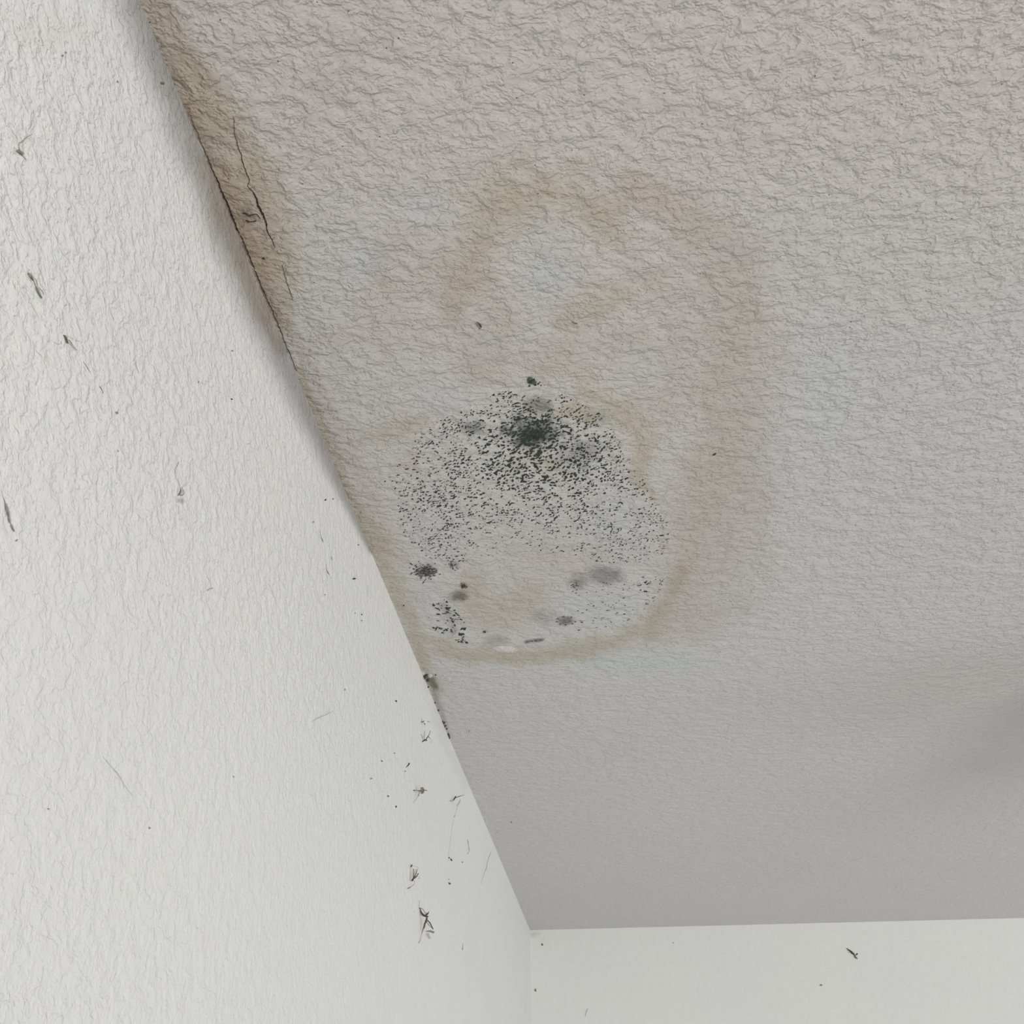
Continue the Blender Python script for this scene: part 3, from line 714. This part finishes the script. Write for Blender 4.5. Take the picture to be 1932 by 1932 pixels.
insect('dead_insect', 'faded brown smear with a crooked leg, highest on the left wall', 'l', (39, 287), .1, [
    ('body', M_tan, [(31, 285, 1.2), (37, 286, 2.4), (41, 290, 2.4), (42, 294, 1.0)]),
    ('leg', M_tan, [(36, 284, .6), (36, 271, .6), (42, 267, .7), (50, 259, .7), (60, 254, .4)]),
    ('leg', M_grey, [(43, 294, .6), (50, 302, .4)])], [], [(F_walltan, .5, [(36, 286, 6), (42, 289, 6)])])
insect('dead_insect', 'dark grey streaked smear at the far left edge of the left wall', 'l', (12, 962), .12, [
    ('body', M_grey, [(8, 942, .5), (11, 953, 1.3), (14, 965, 2.2), (17, 974, 1.0)]),
    ('leg', M_grey, [(9, 950, .5), (13, 968, .6), (21, 990, .8), (26, 1001, 1.6)]),
    ('leg', M_pale, [(3, 925, .4), (8, 945, .5)])], [], [(F_wallgrey, .6, [(11, 953, 5), (15, 968, 6), (18, 984, 4)]), (F_wallgrey, .5, [(22, 992, 4), (26, 1001, 4)])])
insect('dead_mosquito', 'small dark insect alone on the back wall below the ceiling', 'b', (1606, 1797), .3, [
    ('body', M_dark, [(1600, 1792, 1.2), (1604, 1794, 1.5), (1607, 1797, 1.9), (1610, 1801, .8)]),
    ('head', M_dark, [(1597, 1789, .6), (1600, 1791, 1.1)]),
    ('abdomen', M_olive, [(1609, 1797, .9), (1612, 1801, 1.4), (1614, 1806, 1.6), (1618, 1809, .8)]),
    ('leg', M_dark, [(1615, 1802, .8), (1618, 1799, 1.1)]),
    ('leg', M_grey, [(1599, 1797, .3), (1603, 1796, .4)])])
insect('dead_gnat', 'tiny crumpled black gnat on the ceiling above the mould', 'c', (905, 613), .1, [
    ('body', M_black, [(904, 610, .9), (906, 614, 1.4), (908, 618, 1.0)]),
    ('leg', M_black, [(900, 607, .4), (903, 610, .5)]), ('leg', M_black, [(903, 619, .4), (906, 621, .6)]), ('leg', M_grey, [(896, 610, .6), (899, 611, .4)])],
    [], [(F_brown, .4, [(900, 611, 5), (906, 616, 6)])])
insect('dead_gnat', 'brown smudged gnat on the ceiling, right of the tiny black one', 'c', (1083, 608), .1, [
    ('body', M_olive, [(1079, 606, .6), (1083, 609, 1.3), (1086, 611, .6)]), ('leg', M_black, [(1085, 610, .4), (1089, 611, .7)])])

def speck(label, pl, x, y, a, b_, ang, mat=M_black, h=1.2, name='dirt_speck', cat='speck', group=None):
    o = flecks(name, pl, [(x, y, a, b_, ang)], mat, None, h); tag(o, label, cat, group or 'dirt specks on the walls and ceiling'); return o
DOTS = [(747, 1323, 1.5, 1.9, 0, M_black, 'crisp round black dot left of the tiny dark-headed gnat'),
        (720, 1436, 1.4, 1.7, 0, M_black, 'black dot left of the comma-shaped one on the left wall'),
        (747, 1522, 1.5, 2.2, .2, M_black, 'black oval dot just below left of the olive insect'),
        (764, 1455, 1.0, 1.2, 0, M_grey, 'grey pinhead right under the comma-shaped speck'),
        (744, 1421, 1.1, 1.3, 0, M_grey, 'grey pinhead above left of the comma-shaped speck'),
        (700, 1469, 1.8, 1.2, -.5, M_grey, 'small tilted grey speck, left of the comma-shaped one'),
        (732, 1502, 2.0, 2.2, .5, M_olive, 'olive crumb left of the olive crushed insect'),
        (650, 1301, 1.6, 1.8, 0, M_grey, 'grey dot on the left wall, level with the joint tufts but far left'),
        (282, 1562, 2.4, 1.9, .3, M_grey, 'lone dark grey dot on the smooth lower left wall'),
        (91, 1526, 2.2, 1.3, .3, M_grey, 'faint grey speck at the lower far left of the wall'),
        (440, 1465, 1.0, 2.0, -.4, M_grey, 'minute slanted grey tick in the lower middle of the left wall'),
        (851, 1622, 1.6, 2.8, -.3, M_black, 'short black grain right of the fan-legged insect'),
        (847, 1618.5, 1.4, 1.0, .1, M_black, 'tiny black crumb touching the upper left of the short black grain'),
        (848, 1667, 3.2, 1.7, .5, M_black, 'black seed-like speck below the short black grain'),
        (872, 1627, 1.5, 1.4, 0, M_grey, 'grey pinhead right of the short black grain'),
        (846, 1659, .9, 1., 0, M_grey, 'minute dot just above the seed-like speck'),
        (220, 779, 3.0, 2.5, .3, M_grey, 'fuzzy dark grey dot in the upper part of the left wall'),
        (437, 753, 2.0, 1.7, .2, M_black, 'black speck with a short tail, near the dark band at the upper joint'),
        (31, 1019, 2.6, 2.0, -.3, M_grey, 'grey speck under the dark streaked smear at the far left'),
        (668, 1092, 4.2, 1.4, .05, M_black, 'short black dash on the left wall beside the joint, level with the grey smudges'),
        (676, 1028, 1.3, 1.3, 0, M_black, 'crisp black dot beside the joint, above the short black dash'),
        (614, 943, 2.4, 1.4, -.5, M_black, 'black crumb near the joint, level with the top of the hanging husk'),
        (628, 941, 1.4, 1.8, .2, M_grey, 'dark crumb immediately right of the black crumb near the joint'),
        (591, 985, 1.4, 1.4, 0, M_grey, 'grey dot below left of the black crumb near the joint'),
        (682, 1159, 1.2, 1.4, 0, M_black, 'black dot of a loose pair below the short black dash'),
        (670, 1157, 1.1, 1.0, 0, M_grey, 'fainter left dot of the pair below the short black dash'),
        (682, 1171, .9, 1.2, 0, M_grey, 'minute dot under the pair beside the joint'),
        (613, 1122, 1.0, 1.2, 0, M_grey, 'tiny grey dot left of the pair beside the joint'),
        (438, 662, 1.3, 1.0, 0, M_black, 'tiny black dot above the speck with a short tail'),
        (374, 721, 1.2, 1.8, .4, M_grey, 'small slanted tick left of the speck with a short tail'),
        (222, 851, 1.8, 1.2, -.6, M_grey, 'small grey tick below the fuzzy dark grey dot'),
        (118, 105, 2.0, 2.0, 0, M_grey, 'upper grey dot near the top left of the wall'),
        (124, 99, 1.6, 1.6, 0, M_grey, 'small dot touching the upper grey dot near the top left'),
        (221, 154, 2.2, 2.2, 0, M_grey, 'grey dot right of centre near the top of the left wall'),
        (307, 157, 4, 2.4, .2, M_olive, 'brown crumb in the joint near the top of the left wall'),
        (519, 519, 1.6, 1.4, 0, M_grey, 'grey grain below the brown stain on the wall side')]
DOTS = [d for d in DOTS if d[0] != 519]
for x, y, a, b_, ang, mt, lb in DOTS: speck(lb, 'l', x, y, a, b_, ang, mt)
speck('black dash-like speck alone on the right half of the ceiling stain', 'c', 1348, 857, 4.0, 1.3, -.5, M_black)
speck('dark brown dot in the brown stain between the two cracks', 'c', 497, 487, 3.4, 1.8, .1, M_crack)
speck('black dot on the ceiling left of the upright mould cluster', 'c', 762, 1142, 1.5, 1.3, 0, M_black)
speck('grey dot on the smooth ceiling right of the joint, above the corner', 'c', 965, 1551, 1.4, 1.6, 0, M_grey)
speck('small grey dot on the ceiling inside the bottom rim of the stain', 'c', 914, 1192, 2.4, 2.2, 0, M_moldgrey)
speck('small dark dot on the ceiling beside the flaked paint', 'c', 822, 1273, 1.5, 1.3, 0, M_black)
speck('grey dot on the ceiling right of the lowest joint tuft', 'c', 885, 1379, 1.3, 1.2, 0, M_grey)
speck('grey dot on the back wall below left of the lone insect', 'b', 1549, 1859, 2.0, 1.8, 0, M_grey)
speck('brown dot on the back wall close to the room corner', 'b', 1023, 1782, 2.4, 1.7, .2, M_olive)
speck('brown dot low on the back wall beside the vertical corner', 'b', 1010, 1868, 1.8, 2.8, -.2, M_olive)
speck('faint grey dot on the back wall near its top, left part', 'b', 1270, 1779, 1.2, 1.2, 0, M_grey)

def fibre(label, pl, pts, mat=M_grey, tilt=.1, name='fibre', cat='fibre'):
    f = plane_pts(pl, (pts[0][0], pts[0][1]), tilt)
    o = stroke(name, f, pts, mat); tag(o, label, cat, 'fibres, hairs and cobweb threads on the walls'); return o
fibre('comma-shaped black fibre on the left wall above the olive insect', 'l', [(772, 1440, 1.6), (771, 1443, 1.4), (768, 1446, .8), (766, 1448, .4)], M_black, .3)
fibre('short upright grey bristle at the bottom of the left wall', 'l', [(873, 1780, .35), (873, 1786, .7), (872.5, 1792, .9)], M_grey, .3)
fibre('squiggled grey fibre between the threads near the joint', 'l', [(882, 1584, .5), (883, 1589, .9), (884, 1594, .5), (885, 1601, .7), (885, 1606, .4), (882, 1611, .5)], M_grey, .3)
fibre('pale cobweb thread hanging off the joint above the corner', 'l', [(927, 1606, .35), (923, 1616, .5), (919, 1630, .5), (918, 1637, .7), (912, 1652, .25), (907, 1668, .2)], M_pale, .3, 'cobweb_thread', 'cobweb thread')
fibre('faint long cobweb thread below the smashed dark insect', 'l', [(856, 1545, .25), (852, 1570, .22), (848, 1600, .22), (846, 1625, .2)], M_pale, .3, 'cobweb_thread', 'cobweb thread')
fibre('fine straight hair lying on the wall above the smooth lower part', 'l', [(589, 1361, .3), (602, 1354, .45), (616, 1348, .45), (629, 1341, .3)], M_grey, .05, 'hair', 'hair')
fibre('crossed faint hair on the lower left wall', 'l', [(193, 1427, .3), (210, 1446, .4), (224, 1462, .7), (234, 1480, .5), (250, 1502, .3)], M_pale, .05, 'hair', 'hair')
fibre('short dark bristle left of the fuzzy dark grey dot', 'l', [(188, 729, .8), (192, 735, 1.0), (195, 742, .5)], M_grey, .1)
fibre('thin grey bristle between the straw-coloured remains and the short dark bristle', 'l', [(157, 682, .4), (164, 692, .6), (171, 703, .4)], M_grey, .1)
fibre('upper thin bristle left of the speck with a short tail', 'l', [(256, 679, .4), (257, 690, .6), (262, 704, .4)], M_grey, .1)
fibre('curved black hair beside the joint above the black dash', 'l', [(604, 1000, .4), (605, 1010, .5), (608, 1018, .9), (610, 1023, .4)], M_grey, .1, 'hair', 'hair')
fibre('hooked black hair beside the joint, lower left of the black dash', 'l', [(616, 1066, .4), (616, 1073, .5), (618, 1079, 1.2), (622, 1085, .4)], M_grey, .1, 'hair', 'hair')
fibre('tiny black fibre between the curved and the hooked hair', 'l', [(625, 1050, .5), (626, 1053, 1.0), (627, 1057, .5)], M_grey, .1)
fibre('small dotted grey fibre at mid height of the left wall, left of the joint', 'l', [(391, 1114, .9), (396, 1111, .5), (402, 1109, .8)], M_grey, .1)
fibre('thin upright hair beside the joint under the black dash', 'l', [(693, 1105, .3), (694, 1115, .4), (694, 1126, .35)], M_grey, .1, 'hair', 'hair')
fibre('pale fibre stuck in the brown stain between the cracks', 'c', [(437, 334, .6), (435, 340, .8), (433, 349, .6)], M_chip, .05)
fibre('long faint cobweb thread at the upper far left of the wall', 'l', [(6, 380, .4), (22, 420, .5), (34, 452, .3)], M_pale, .1, 'cobweb_thread', 'cobweb thread')
fibre('short dark tick of fibre low on the back wall', 'b', [(1109, 1902, .4), (1106, 1910, .7), (1104, 1918, .3)], M_pale, .1)

# unseen box added right of the frame to throw the soft right-edge shadow
blocker = empty('shadow_box', (.88, -.91, H)); tag(blocker, 'unseen box added past the right end of the ceiling to cast a soft shadow', 'blocker')
lb = boxes('base', [((.435, -.96, H - .025), (1.33, -.86, H - .0005))], M_trim, blocker)
ls = boxes('box_cover', [((.43, -.975, H - .068), (1.335, -.845, H - .0251))], M_trim, blocker)
for o in (lb, ls):
    bv = o.modifiers.new('rounded edges', 'BEVEL'); bv.width = .008; bv.segments = 3
